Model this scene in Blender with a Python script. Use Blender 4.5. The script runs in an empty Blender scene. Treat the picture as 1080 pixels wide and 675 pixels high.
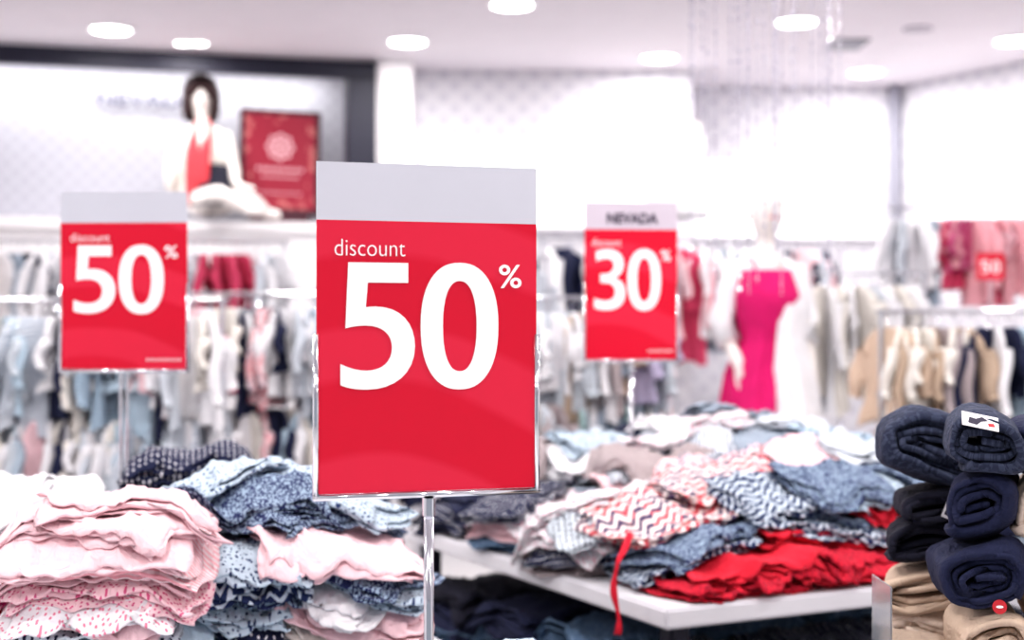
import bpy, math, random
import numpy as np
from mathutils import Vector, Matrix
random.seed(7); RS=np.random.RandomState(7)
sc=bpy.context.scene
COL=sc.collection
try:
    sc.view_settings.view_transform='Standard'
    sc.view_settings.look='None'
    sc.view_settings.look='Medium High Contrast'
except Exception as e: print('LOOK',e)

# ---------------------------------------------------------------- materials
def nt_new(name):
    m=bpy.data.materials.new(name); m.use_nodes=True
    nt=m.node_tree; b=nt.nodes['Principled BSDF']; return m,nt,b
def N(nt,t,**k):
    n=nt.nodes.new(t)
    for a,v in k.items(): setattr(n,a,v)
    return n
def M(nt,op,a,b=None,c=None):
    n=nt.nodes.new('ShaderNodeMath'); n.operation=op
    for i,x in enumerate((a,b,c)):
        if x is None: continue
        if isinstance(x,(int,float)): n.inputs[i].default_value=x
        else: nt.links.new(x,n.inputs[i])
    return n.outputs[0]
def MIX(nt,f,c1,c2):
    n=nt.nodes.new('ShaderNodeMix'); n.data_type='RGBA'
    for idx,x in ((0,f),(6,c1),(7,c2)):
        if isinstance(x,(int,float)): n.inputs[idx].default_value=x
        elif isinstance(x,tuple): n.inputs[idx].default_value=(*x[:3],1)
        else: nt.links.new(x,n.inputs[idx])
    return n.outputs[2]
def simple(name,col,rough=.6,metal=0,emit=None,es=0,trans=0):
    m,nt,b=nt_new(name)
    tc=N(nt,'ShaderNodeTexCoord'); no=N(nt,'ShaderNodeTexNoise'); no.inputs['Scale'].default_value=6
    nt.links.new(tc.outputs['Object'],no.inputs['Vector'])
    c=MIX(nt,no.outputs['Fac'],tuple(x*.95 for x in col),tuple(min(1,x*1.03) for x in col))
    nt.links.new(c,b.inputs['Base Color'])
    b.inputs['Roughness'].default_value=rough; b.inputs['Metallic'].default_value=metal
    if trans: b.inputs['Transmission Weight'].default_value=trans
    if emit:
        b.inputs['Emission Color'].default_value=(*emit,1); b.inputs['Emission Strength'].default_value=es
    return m
FAB={}
def fabric(name,c1,c2=None,pat='plain',scale=40,thr=.28,c3=None):
    key=name
    if key in FAB: return FAB[key]
    m,nt,b=nt_new('fabric_'+name)
    uv=N(nt,'ShaderNodeTexCoord').outputs['UV']
    sep=N(nt,'ShaderNodeSeparateXYZ'); nt.links.new(uv,sep.inputs[0])
    U,V=sep.outputs[0],sep.outputs[1]
    if pat=='plain': fac=None
    elif pat in('dots','scatter','floral','leopard'):
        v=N(nt,'ShaderNodeTexVoronoi'); v.voronoi_dimensions='2D'
        v.inputs['Scale'].default_value=scale; v.inputs['Randomness'].default_value=0.0 if pat=='dots' else .9
        nt.links.new(uv,v.inputs['Vector'])
        d=v.outputs['Distance']
        if pat in('floral','leopard'):
            no=N(nt,'ShaderNodeTexNoise'); no.inputs['Scale'].default_value=scale*1.7
            nt.links.new(uv,no.inputs['Vector'])
            d=M(nt,'ADD',d,M(nt,'MULTIPLY',M(nt,'SUBTRACT',no.outputs['Fac'],.5),1.1))
        if pat=='leopard':
            fac=M(nt,'LESS_THAN',M(nt,'ABSOLUTE',M(nt,'SUBTRACT',d,.4)),thr*.5)
        else: fac=M(nt,'LESS_THAN',d,thr)
    elif pat=='stripes':
        fac=M(nt,'GREATER_THAN',M(nt,'SINE',M(nt,'MULTIPLY',V,scale*6.283)),thr)
    elif pat=='zigzag':
        z=M(nt,'PINGPONG',M(nt,'MULTIPLY',M(nt,'ADD',U,5.0),1.0),.018)
        fac=M(nt,'GREATER_THAN',M(nt,'SINE',M(nt,'MULTIPLY',M(nt,'ADD',V,M(nt,'MULTIPLY',z,.9)),scale*6.283)),thr)
    elif pat=='speckle':
        no=N(nt,'ShaderNodeTexNoise'); no.inputs['Scale'].default_value=scale; no.inputs['Detail'].default_value=3
        nt.links.new(uv,no.inputs['Vector']); fac=M(nt,'GREATER_THAN',no.outputs['Fac'],thr)
    no2=N(nt,'ShaderNodeTexNoise'); no2.inputs['Scale'].default_value=14
    nt.links.new(uv,no2.inputs['Vector'])
    base=MIX(nt,no2.outputs['Fac'],tuple(x*.84 for x in c1),tuple(min(1,x*1.1) for x in c1))
    if fac is not None:
        cc=c2
        if c3 is not None: cc=MIX(nt,M(nt,'GREATER_THAN',no2.outputs['Fac'],.5),c2,c3)
        base=MIX(nt,fac,base,cc)
    nt.links.new(base,b.inputs['Base Color'])
    b.inputs['Roughness'].default_value=.9
    n3=N(nt,'ShaderNodeTexNoise'); n3.inputs['Scale'].default_value=38; n3.inputs['Detail'].default_value=4; n3.inputs['Distortion'].default_value=1.2
    nt.links.new(uv,n3.inputs['Vector'])
    bp=N(nt,'ShaderNodeBump'); bp.inputs['Strength'].default_value=.75; bp.inputs['Distance'].default_value=.010
    nt.links.new(n3.outputs['Fac'],bp.inputs['Height']); nt.links.new(bp.outputs[0],b.inputs['Normal'])
    FAB[key]=m; m['desc']=name
    return m
WHITE=(.83,.82,.85); CREAM=(.80,.76,.71); PINK=(.84,.42,.47); LPINK=(.87,.60,.64); MAG=(.46,.02,.14); RED=(.62,.008,.035)
NAVY=(.008,.012,.048); BLK=(.006,.006,.020); GREY=(.33,.39,.47); LBLUE=(.46,.58,.68); BLUE=(.11,.19,.31); BEIGE=(.64,.49,.38)
F=dict(
 white=fabric('white cotton',WHITE), cream=fabric('cream knit',CREAM), lpink=fabric('pale pink cotton',LPINK),
 pinkstripe=fabric('pink and white striped',(.86,.72,.74),PINK,'stripes',75,.2), pinkstar=fabric('pale pink with pink flecks',LPINK,(.62,.11,.24),'scatter',110,.24),
 pink=fabric('pink cotton',PINK), mag=fabric('magenta and white patterned',MAG,(.85,.55,.65),'floral',90,.2),
 red=fabric('red lace patterned',RED,(.28,.0,.02),'leopard',80,.2), redp=fabric('plain red',(.62,.010,.035)),
 navydot=fabric('navy with white polka dots',NAVY,WHITE,'dots',75,.18), navy=fabric('navy blue',NAVY), black=fabric('black cotton',BLK),
 whitedot=fabric('white with navy dots',(.68,.74,.80),NAVY,'dots',80,.26), bluepat=fabric('blue-grey patterned',(.29,.38,.49),(.014,.022,.09),'leopard',85,.30),
 ltpat=fabric('light blue with navy print',(.50,.60,.69),(.02,.04,.12),'floral',95,.20), grey=fabric('heather grey',GREY), lgrey=fabric('light grey knit',(.58,.62,.68)),
 zig=fabric('coral and white zigzag',(.87,.74,.72),(.72,.09,.12),'zigzag',40,.0,(.08,.05,.12)), zignavy=fabric('navy and white zigzag',(.60,.68,.76),(.012,.025,.09),'zigzag',46,-.1),
 whitepink=fabric('white with small pink print',WHITE,(.70,.22,.32),'scatter',95,.22), floral=fabric('pink and red floral',(.86,.62,.64),(.60,.04,.10),'floral',62,.28,(.05,.09,.19)),
 greystripe=fabric('grey and white striped',(.31,.37,.46),(.76,.78,.82),'stripes',80,.1), bluestripe=fabric('pale blue striped',LBLUE,(.12,.20,.32),'stripes',70,.6),
 taupe=fabric('taupe cotton',(.40,.34,.35)), beige=fabric('beige cotton',BEIGE), mint=fabric('mint green',(.46,.66,.66)), lblue=fabric('light blue cotton',LBLUE),
 denim=fabric('blue denim',BLUE,(.22,.32,.45),'speckle',90,.55), darkden=fabric('dark grey-blue denim',(.018,.025,.056),(.040,.050,.092),'speckle',120,.52),
 hot=fabric('hot pink satin',(.68,.008,.16)), coral=fabric('coral knit',(.62,.05,.065)), tan=fabric('tan knit',(.50,.38,.29)), lilac=fabric('lilac cotton',(.5,.45,.62)), crimson=fabric('crimson knit',(.60,.06,.14)))
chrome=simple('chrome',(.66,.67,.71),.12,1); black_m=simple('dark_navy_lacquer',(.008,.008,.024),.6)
whitelam=simple('white_laminate',(.76,.75,.79),.35); plastic=simple('white_mannequin_plastic',(.84,.79,.76),.4)
hairm=simple('dark_hair',(.030,.012,.014),.9); letterw=simple('white_lettering',(.95,.93,.94),.5); letterb=simple('black_lettering',(.02,.015,.04),.5)
header=simple('grey_header_card',(.56,.57,.63),.45); whitecard=simple('white_card',(.56,.50,.57),.4); labelm=simple('white_label_paper',(.82,.80,.82),.5)
lampm=simple('lamp_glow',(1,1,1),.5,0,(1,.99,.97),10); ringm=simple('lamp_ring',(.85,.85,.87),.4)
glowm=simple('lit_panel',(1,1,1),.5,0,(1,.97,.98),.8); acryl=simple('clear_acrylic',(.8,.83,.88),.1,0,trans=.8)
m,nt,b=nt_new('red_sign_card'); redcard=m
tc=N(nt,'ShaderNodeTexCoord'); mp=N(nt,'ShaderNodeMapping'); mp.inputs['Location'].default_value=(.22,0,-.62); mp.inputs['Scale'].default_value=(3,3,3)
nt.links.new(tc.outputs['Object'],mp.inputs[0])
wv=N(nt,'ShaderNodeTexWave'); wv.wave_type='RINGS'; wv.rings_direction='Y'; wv.inputs['Scale'].default_value=.6; wv.inputs['Distortion'].default_value=1.6
nt.links.new(mp.outputs[0],wv.inputs['Vector'])
rp=N(nt,'ShaderNodeValToRGB'); rp.color_ramp.elements[0].position=.5; rp.color_ramp.elements[1].position=.72
nt.links.new(wv.outputs['Fac'],rp.inputs[0])
nt.links.new(MIX(nt,rp.outputs[0],(.63,.005,.032),(.70,.020,.058)),b.inputs['Base Color']); b.inputs['Roughness'].default_value=.18

# ---------------------------------------------------------------- helpers
def add(name,me,mat=None,loc=(0,0,0),rot=(0,0,0),parent=None,label=None,cat=None,group=None,kind=None,smooth=False):
    o=bpy.data.objects.new(name,me); COL.objects.link(o)
    o.location=loc; o.rotation_euler=rot
    if mat is not None and me is not None:
        if len(me.materials)==0: me.materials.append(None)
        o.material_slots[0].link='OBJECT'; o.material_slots[0].material=mat
    if parent is not None: o.parent=parent
    if label: o['label']=label
    if cat: o['category']=cat
    if group: o['group']=group
    if kind: o['kind']=kind
    if smooth and me is not None: me.polygons.foreach_set('use_smooth',[True]*len(me.polygons))
    return o
def empty(name,loc,rot=(0,0,0),**k):
    o=add(name,None,None,loc,rot,**k); o.empty_display_size=.05; return o
def mesh(v,f,name='m',uv=None):
    me=bpy.data.meshes.new(name); me.from_pydata([tuple(x) for x in v],[],f)
    if uv is not None:
        l=me.uv_layers.new(name='UVMap'); idx=np.empty(len(me.loops),dtype=np.int32); me.loops.foreach_get('vertex_index',idx)
        l.data.foreach_set('uv',np.asarray(uv,dtype=np.float32)[idx].ravel())
    me.update(); return me
def boxme(x0,x1,y0,y1,z0,z1,bev=0):
    import bmesh
    bm=bmesh.new(); bmesh.ops.create_cube(bm,size=1)
    for v in bm.verts: v.co=Vector(((x0+x1)/2+v.co.x*(x1-x0),(y0+y1)/2+v.co.y*(y1-y0),(z0+z1)/2+v.co.z*(z1-z0)))
    if bev: bmesh.ops.bevel(bm,geom=bm.edges[:],offset=bev,segments=2,affect='EDGES')
    me=bpy.data.meshes.new('box'); bm.to_mesh(me); bm.free(); return me
def tube(pts,r,n=12,name='tube'):
    pts=[Vector(p) for p in pts]; V=[];Fc=[]
    rr=r if isinstance(r,(list,tuple)) else [r]*len(pts)
    for i,p in enumerate(pts):
        d=(pts[min(i+1,len(pts)-1)]-pts[max(i-1,0)]).normalized()
        up=Vector((0,0,1)) if abs(d.z)<.9 else Vector((1,0,0))
        a=d.cross(up).normalized(); b2=d.cross(a)
        for k in range(n):
            t=2*math.pi*k/n; V.append(p+(a*math.cos(t)+b2*math.sin(t))*rr[i])
    for i in range(len(pts)-1):
        for k in range(n): Fc.append((i*n+k,i*n+(k+1)%n,(i+1)*n+(k+1)%n,(i+1)*n+k))
    Fc.append(tuple(range(n))[::-1]); Fc.append(tuple((len(pts)-1)*n+k for k in range(n)))
    return mesh(V,Fc,name)
def loft(rings,n=40,a0=0,a1=2*math.pi,wave=0,wn=9,seed=0,top=False,a0b=None):
    R=random.Random(seed); ph=[R.uniform(0,6.28) for _ in range(4)]
    full=abs(a1-a0-2*math.pi)<1e-6; V=[];UV=[];Fc=[]; m_=len(rings)
    rr=[]
    for i in range(m_-1):
        for s in range(4):
            t=s/4; rr.append([rings[i][k]*(1-t)+rings[i+1][k]*t for k in range(5)])
    rr.append(list(rings[-1])); m_=len(rr)
    for i,(z,cx,cy,rx,ry) in enumerate(rr):
        w=wave*(i/(m_-1)); tt=min(1,i/(m_-1)*1.4); as_=a0 if a0b is None else a0*(1-tt)+a0b*tt
        for k in range(n+(0 if full else 1)):
            a=as_+(a1-as_)*k/n
            q=1+w*(math.sin(wn*a+ph[0])+.6*math.sin((wn+4)*a+ph[1])+.3*math.sin(3*a+ph[2]))
            V.append((cx+rx*math.cos(a)*q,cy+ry*math.sin(a)*q,z)); UV.append((a*rx,z))
    nn=n+(0 if full else 1)
    for i in range(m_-1):
        for k in range(n):
            Fc.append((i*nn+k,i*nn+(k+1)%nn,(i+1)*nn+(k+1)%nn,(i+1)*nn+k))
    if top: Fc.append(tuple(range(nn)))
    return mesh(V,Fc,'loft',UV)
def solid(o,t=.003,off=0):
    s=o.modifiers.new('thick','SOLIDIFY'); s.thickness=t; s.offset=off
# ---------------------------------------------------------------- text
def curve_to_mesh(cu):
    o=bpy.data.objects.new('tmp',cu); COL.objects.link(o)
    bpy.context.view_layer.update()
    me=bpy.data.meshes.new_from_object(o.evaluated_get(bpy.context.evaluated_depsgraph_get()))
    bpy.data.objects.remove(o); return me
def fit(me,x0,x1,z0,z1,y):
    n=len(me.vertices); a=np.empty(n*3); me.vertices.foreach_get('co',a); a=a.reshape(-1,3)
    mn=a.min(0); mx=a.max(0); b=a.copy()
    b[:,0]=x0+(a[:,0]-mn[0])/(mx[0]-mn[0])*(x1-x0); b[:,2]=z0+(a[:,1]-mn[1])/(mx[1]-mn[1])*(z1-z0)
    b[:,1]=y-(a[:,2]-mn[2]); me.vertices.foreach_set('co',b.ravel()); me.materials.clear(); me.update(); return me
def textme(s,x0,x1,z0,z1,y,bold=0):
    cu=bpy.data.curves.new('txt','FONT'); cu.body=s; cu.extrude=.0004; cu.offset=bold
    return fit(curve_to_mesh(cu),x0,x1,z0,z1,y)
def bez(segs):
    P=[]; cur=None
    for s in segs:
        if len(s)==2: P.append(s); cur=s
        else:
            p1,p2,p3=(s[0],s[1]),(s[2],s[3]),(s[4],s[5])
            for i in range(1,9):
                t=i/8; P.append(tuple((1-t)**3*cur[k]+3*(1-t)**2*t*p1[k]+3*(1-t)*t*t*p2[k]+t**3*p3[k] for k in (0,1)))
            cur=p3
    return P
def ell(cx,cy,rx,ry,e=2.3,n=56):
    P=[]
    for i in range(n):
        a=2*math.pi*i/n; c,s=math.cos(a),math.sin(a)
        P.append((cx+rx*math.copysign(abs(c)**(2/e),c),cy+ry*math.copysign(abs(s)**(2/e),s)))
    return P
GL={'5':[bez([(8,133),(70,133),(70,112),(28,112),(26,86),(29,87,33,87,36,87),(62,87,77,70,77,45),(77,16,55,0,28,0),(17,0,7,1.5,0,5),(0,27),(8,23,17,20,27,20),(43,20,53,29,53,44),(53,58,43,67,26,67),(19,67,12,66,5,64)])],
 '0':[ell(41.5,66.5,41.5,67.5),ell(41.5,66.5,18,48)],
 '3':[bez([(4,128),(14,132,24,133,34,133),(58,133,71,120,71,101),(71,85,62,75,48,70),(64,67,75,56,75,38),(75,14,58,0,29,0),(18,0,7,2,0,5),(0,26),(8,22,18,20,27,20),(43,20,51,28,51,40),(51,53,42,60,24,60),(15,60),(15,79),(25,79),(40,79,48,87,48,98),(48,108,41,113,29,113),(20,113,12,110,5,107)])]}
def glyph(ch,x0,x1,z0,z1,y):
    cu=bpy.data.curves.new('g','CURVE'); cu.dimensions='2D'; cu.fill_mode='BOTH'; cu.extrude=.0004
    for P in GL[ch]:
        sp=cu.splines.new('POLY'); sp.points.add(len(P)-1)
        for i,p in enumerate(P): sp.points[i].co=(p[0]/100,p[1]/100,0,1)
        sp.use_cyclic_u=True
    return fit(curve_to_mesh(cu),x0,x1,z0,z1,y)

# ---------------------------------------------------------------- signs
def sign(name,base,w,h,zb,rot,d1,head_txt,label,hframe=.48,hmat=header,foot=True,dblpole=False):
    e=empty(name,base,(0,0,rot),label=label,cat='sign',group='red discount signs on stands')
    z0=zb-base[2]
    add('card',boxme(-w/2,w/2,-.0015,.0015,z0,z0+h*.825),redcard,parent=e,label='glossy red printed card')
    add('header_card',boxme(-w/2,w/2,-.0016,.0016,z0+h*.825,z0+h),hmat,parent=e,label='pale header strip')
    X=lambda f:-w/2+f*w
    Z=lambda f:z0+h*(1-f)
    y=-.0022
    add('discount_text',textme('discount',X(.078),X(.392),Z(.282),Z(.232),y,-.012),letterw,parent=e)
    add('number',glyph(d1,X(.103),X(.435),Z(.687),Z(.302),y),letterw,parent=e)
    add('number',glyph('0',X(.461),X(.819),Z(.69),Z(.299),y),letterw,parent=e)
    add('percent_sign',textme('%',X(.822),X(.928),Z(.376),Z(.303),y,.01),letterw,parent=e)
    if head_txt: add('header_text',textme(head_txt,X(.24),X(.79),Z(.138),Z(.070),y,.03),letterb,parent=e)
    if foot: add('footer_print',textme('IIIIIIIIIIII',X(.68),X(.95),Z(.955),Z(.94),y),letterw,parent=e)
    for s in(-1,1):
        x=s*(w/2+.001)
        add('side_channel',tube([(x,0,z0-.006),(x,0,z0+h*hframe)],.0045,16),chrome,parent=e,smooth=True)
    add('bottom_channel',tube([(-w/2-.005,0,z0-.005),(w/2+.005,0,z0-.005)],.0045,16),chrome,parent=e,smooth=True)
    pr=.0072
    if dblpole:
        add('pole',tube([(-.008,0,.008),(-.008,0,z0-.01)],.004),chrome,parent=e,smooth=False)
        add('pole',tube([(.008,0,.008),(.008,0,z0-.01)],.004),chrome,parent=e)
    else:
        add('pole',tube([(0,0,.008),(0,0,z0-.01)],pr,20),chrome,parent=e,smooth=True)
        add('pole_collar',tube([(0,0,z0-.035),(0,0,z0-.010)],pr*1.25,20),chrome,parent=e)
    add('base_plate',tube([(0,0,0),(0,0,.006),(0,0,.01)],[.075,.075,.05],32),chrome,parent=e)
    return e
T2Z=.72; T1Z=.80
sign('discount_sign',(-.117,2.0,T2Z),.317,.458,1.170,math.radians(17),'5',None,'red fifty percent discount sign in chrome stand with blank grey header',foot=False,hmat=simple('pale_grey_header',(.60,.60,.66),.4))
sign('discount_sign',(-.955,3.5,T2Z),.316,.436,1.297,math.radians(-3),'5',None,'smaller red fifty percent sign standing among folded tops',dblpole=True)
sign('discount_sign',(.36,4.3,T1Z),.284,.475,1.303,math.radians(6),'3','NEVADA','red thirty percent sign with lettered white header on clothing table',hmat=whitecard)

# ---------------------------------------------------------------- tables
A=Vector((-.451,.893,0)).normalized(); B=Vector((.893,.451,0)).normalized()
angA=math.atan2(B.y,B.x)
def table(origin,lena,lenb,ztop,th,label,rot,shelf=True,a0=0):
    e=empty('display_table',(origin[0],origin[1],0),(0,0,rot),label=label,cat='table')
    add('table_top',boxme(0,lenb,a0,lena,ztop-th,ztop,.006),whitelam,parent=e)
    for x in(.06,lenb-.06):
        for y in(a0+.06,lena-.06):
            add('leg',boxme(x-.025,x+.025,y-.025,y+.025,0,ztop-th,.004),black_m,parent=e)
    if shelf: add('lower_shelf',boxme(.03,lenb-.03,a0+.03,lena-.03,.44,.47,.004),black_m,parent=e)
    return e
C1=Vector((.328,3.02,0)); L1a,L1b=1.45,1.3
table(C1,L1a,L1b,T1Z,.045,'white laminate display table heaped with folded clothing',angA)
O2=Vector((.3,2.2,0)); L2a,L2b=1.95,1.45
o2=O2-B*L2b
table(o2,L2a,L2b,T2Z,.05,'white display table carrying tall stacks of folded tops',angA,a0=-.35)
table((.60,1.95,0),.9,.95,T2Z,.04,'white display table with stacked folded trousers',0)

# ---------------------------------------------------------------- folded garments w/ height map
GX0,GY0,CS=-2.2,1.4,.01; NX,NY=460,400
gx=GX0+CS*np.arange(NX)[:,None]; gy=GY0+CS*np.arange(NY)[None,:]
H=np.full((NX,NY),.70)
def inrect(o,la,lb,a0=0):
    dx=gx-o[0]; dy=gy-o[1]; a=dx*A.x+dy*A.y; b=dx*B.x+dy*B.y
    return (a>a0-.005)&(a<la+.005)&(b>-.005)&(b<lb+.005)
m2=inrect(o2,L2a,L2b,-.35); H[:]=T2Z-.03; H[m2]=T2Z
m1=inrect(C1,L1a,L1b)
near1=inrect(C1-A*.15-B*.15,L1a+.3,L1b+.3); H[near1]=T1Z-.03; H[m1]=T1Z
def maxf(a,r):
    b=a.copy()
    for k in range(-r,r+1): b=np.maximum(b,np.roll(a,k,0))
    c=b.copy()
    for k in range(-r,r+1): c=np.maximum(c,np.roll(b,k,1))
    return c
def blur(a,r):
    for ax in(0,1):
        s=np.zeros_like(a)
        for k in range(-r,r+1): s+=np.roll(a,k,ax)
        a=s/(2*r+1)
    return a
def bil(a,x,y):
    fx=np.clip((x-GX0)/CS,0,NX-2); fy=np.clip((y-GY0)/CS,0,NY-2); i=fx.astype(int); j=fy.astype(int); u=fx-i; v=fy-j
    return a[i,j]*(1-u)*(1-v)+a[i+1,j]*u*(1-v)+a[i,j+1]*(1-u)*v+a[i+1,j+1]*u*v
GAP=.0042; LAY=5
def garment(x,y,rot,w,d,mat,layers=LAY,gap=GAP,wr=1.0,group='folded tops on display table',label=None,cat='folded clothing',name='folded_shirt',thick=.0024,up=.022,down=.06):
    global H
    n=12; nf=4; Mx=34; R=RS
    lx0=np.linspace(-.5,.5,Mx)
    ph=R.uniform(0,6.28,12)
    VX=[];VY=[];VZ=[];UV=[]
    arc=0
    ks=[(R.uniform(-40,40),R.uniform(-30,30),R.uniform(0,6.28)) for _ in range(4)]+[(R.uniform(-80,80),R.uniform(-70,70),R.uniform(0,6.28)) for _ in range(3)]
    def ridge(px,py):
        s=0
        wx=px+.02*np.sin(py*31+ph[9]); wy=py+.02*np.sin(px*27+ph[10])
        for q,k in enumerate(ks): s=s+(1-np.abs(np.sin(wx*k[0]+wy*k[1]+k[2])))**2.4*(.48 if q<3 else .3)
        return s
    ends={}
    for l in range(layers+1):
        for s in(-1,1):
            ends[(l,s)]=s*d/2*(1+R.uniform(-.14,.07)+.05*np.sin(lx0*R.uniform(4,18)+R.uniform(0,6))*wr+.018*np.sin(lx0*R.uniform(25,55)+R.uniform(0,6))*wr)
    offs=[R.uniform(-.018,.018) for _ in range(layers)]
    wsc=[1+R.uniform(-.10,.05) for _ in range(layers)]
    skew=R.uniform(-.12,.12,layers+1)*wr
    for l in range(layers):
        dirn=1 if l%2==0 else -1
        ys=ends[(l,-dirn)] if l==0 else yend
        ye=ends[(l,dirn)]
        zl=gap*(l+.5)
        for i in range(n):
            t=i/(n-1)
            yy=ys*(1-t)+ye*t
            xx=lx0*w*wsc[l]+offs[l]+.008*np.sin(yy*25+ph[l%12])*wr+skew[l]*yy*.3
            am=(.0026+.0018*l)*wr
            zz=zl+ridge(xx,yy)*am+.0014*l*np.sin(xx*40+ph[(l+3)%12])
            VX.append(xx);VY.append(yy);VZ.append(zz);UV.append(arc+t*d)
        arc+=d
        if l<layers-1:
            off2=offs[l+1]; w2=wsc[l+1]
            for i in range(1,nf+1):
                th=math.pi*i/(nf+1); q=i/(nf+1)
                yy=ye+dirn*gap*.9*math.sin(th)
                xx=lx0*w*(wsc[l]*(1-q)+w2*q)+offs[l]*(1-q)+off2*q+.008*np.sin(ye*25+ph[l%12])*wr+(skew[l]*(1-q)+skew[l+1]*q)*ye*.3
                am=(.0026+.0018*(l+q))*wr
                zz=zl+gap*(1-math.cos(th))/2+ridge(xx,ye)*am
                VX.append(xx);VY.append(yy);VZ.append(zz);UV.append(arc+q*gap*1.5)
            arc+=gap*1.5
        yend=ye
    VX=np.array(VX);VY=np.array(VY);VZ=np.array(VZ)
    P=VX.shape[0]; T=gap*layers+.003*wr
    c,s=math.cos(rot),math.sin(rot)
    WX=x+VX*c-VY*s; WY=y+VX*s+VY*c
    dx=gx-x; dy=gy-y; lx=dx*c+dy*s; ly=-dx*s+dy*c
    inner=(np.abs(lx)<w*.25)&(np.abs(ly)<d*.25)
    Bc=float(np.median(H[inner]))
    Hc=np.clip(H,Bc-down,Bc+up)
    Bf=blur(maxf(Hc,1),3)
    Bf=blur(np.maximum(Bf,Hc),1)
    WZ=bil(Bf,WX,WY)+VZ
    mask=(np.abs(lx)<w/2)&(np.abs(ly)<d/2)
    H=np.where(mask,np.maximum(H,Bf+T),H)
    z0=float(WZ.min())
    V=np.stack([WX-x,WY-y,WZ-z0],-1).reshape(-1,3)
    uvs=np.stack([VX+3,np.repeat(np.array(UV)[:,None],Mx,1)],-1).reshape(-1,2)
    idx=np.arange(P*Mx).reshape(P,Mx)
    Fc=np.stack([idx[:-1,:-1],idx[1:,:-1],idx[1:,1:],idx[:-1,1:]],-1).reshape(-1,4)
    me=mesh(V,Fc.tolist(),'folded',uvs)
    o=add(name,me,mat,(x,y,z0),label=label or ('folded '+mat['desc']+' shirt lying in a stack'),cat=cat,group=group,smooth=True)
    solid(o,thick); return o
JOBS=[]
def stack(x,y,rot,ztop,mats,w=.32,d=.26,jit=.024,group='',wr=1.0,tz=T1Z,rj=.25):
    T=GAP*LAY+.003*wr+.004; n=max(2,int(round((ztop-tz)/T))); L=mats.split()
    while len(L)<n: L=L+L
    L=L[-n:]
    JOBS.append([dict(x=x+RS.uniform(-jit,jit),y=y+RS.uniform(-jit,jit),rot=rot+RS.uniform(-rj,rj),w=w*RS.uniform(.86,1.08),d=d*RS.uniform(.88,1.08),mat=F[m_],wr=wr,group=group) for m_ in L])
def runjobs():
    k=max(len(j) for j in JOBS)
    for i in range(k):
        for j in JOBS:
            if i<len(j): garment(**j[i])
    JOBS.clear()
GC='folded tops heaped on the large clothing table'
def TP(a,b): p=C1+A*a+B*b; return p.x,p.y
def st(a,b,z,mats,rj=0,**k):
    x,y=TP(a,b); stack(x,y,angA+rj,z,mats,group=GC,**k)
# red lace tops lying flat along the near edge first
for (a,b_,r,mt) in((.165,.24,.05,'red'),(.17,.58,-.04,'redp'),(.17,.40,.1,'red'),(.175,.86,.05,'red'),(.165,.30,-.06,'redp'),(.17,.62,.05,'red')):
    x,y=TP(a,b_); garment(x,y,angA+r,.34,.30,F[mt],wr=1.5,group=GC,up=.03)
st(1.24,.15,.92,'navy black navydot navy',.1,w=.28,wr=1.5)
st(1.22,.46,1.07,'grey ltpat white taupe mint lgrey white ltpat',.05,wr=1.5)
st(1.22,.80,1.11,'white grey lgrey taupe bluestripe lgrey navy greystripe lgrey',-.1,wr=1.5)
st(1.22,1.14,1.15,'grey white lgrey beige white grey navy white lgrey',wr=1.4)
st(.89,.16,.94,'navy denim navydot navy lpink whitepink',.15,wr=1.5,w=.28)
st(.89,.48,1.05,'lgrey whitedot pinkstar grey white pinkstripe lgrey',-.05,wr=1.5)
st(.89,.82,1.11,'grey lpink greystripe white grey lpink grey white grey',.1,wr=1.4)
st(.89,1.15,1.12,'white lgrey pink white grey white lgrey bluestripe',wr=1.4)
st(.53,.16,.95,'navy taupe whitedot navydot whitepink whitepink',.3,wr=1.6,w=.3)
st(.53,.50,1.00,'navydot red white floral grey floral whitepink',-.1,wr=1.5)
st(.53,.84,1.07,'red white lpink bluestripe floral redp lpink white bluestripe',.08,wr=1.5)
st(.53,1.16,1.10,'grey lgrey white navy grey bluepat lgrey white',wr=1.4)
st(.25,.21,.87,'red zignavy bluepat',.1,wr=1.6,w=.30,d=.24,jit=.012)
st(.25,.54,.88,'redp zignavy bluepat',-.12,wr=1.6,w=.32,d=.24,jit=.012)
st(.23,.88,.92,'bluepat grey ltpat redp',.1,wr=1.5)
st(.20,1.16,1.0,'grey navy white lgrey ltpat',wr=1.3)
runjobs()
loose=[(.40,.44,'ltpat',.7),(.40,.12,'whitedot',-.4),(.40,.64,'greystripe',.5),(.70,.30,'whitepink',-.5),(.70,.66,'lpink',.5),(.72,.12,'whitepink',.9),(1.05,.30,'grey',.5),(1.04,.62,'grey',-.5),
       (.36,.86,'redp',.4),(.36,1.08,'ltpat',-.3),(1.06,.98,'white',.6),(.70,1.0,'grey',.3),(.52,.3,'floral',1.3),(.86,.68,'greystripe',1.1),(.56,.70,'white',-.3),(1.28,.32,'taupe',.8),
       (1.25,.62,'navy',.3),(.9,.96,'lgrey',-.7),(1.3,.96,'grey',.9),(.66,.84,'redp',.2),(.62,.92,'bluestripe',.6),(.24,.76,'redp',.5),(.26,.74,'ltpat',.3),(.45,.54,'pinkstripe',.8),(.92,.12,'navydot',.6),(.98,.42,'white',-.3),
       (.46,.74,'lpink',.5),(.80,.46,'taupe',-.8),(.95,.70,'whitepink',.2),(1.12,.8,'white',-.9),(.3,.95,'bluepat',.8),(.42,.95,'lgrey',.1),(.62,.56,'floral',-.7),(1.15,.48,'ltpat',.2),(1.02,.88,'grey',.1)]
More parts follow.
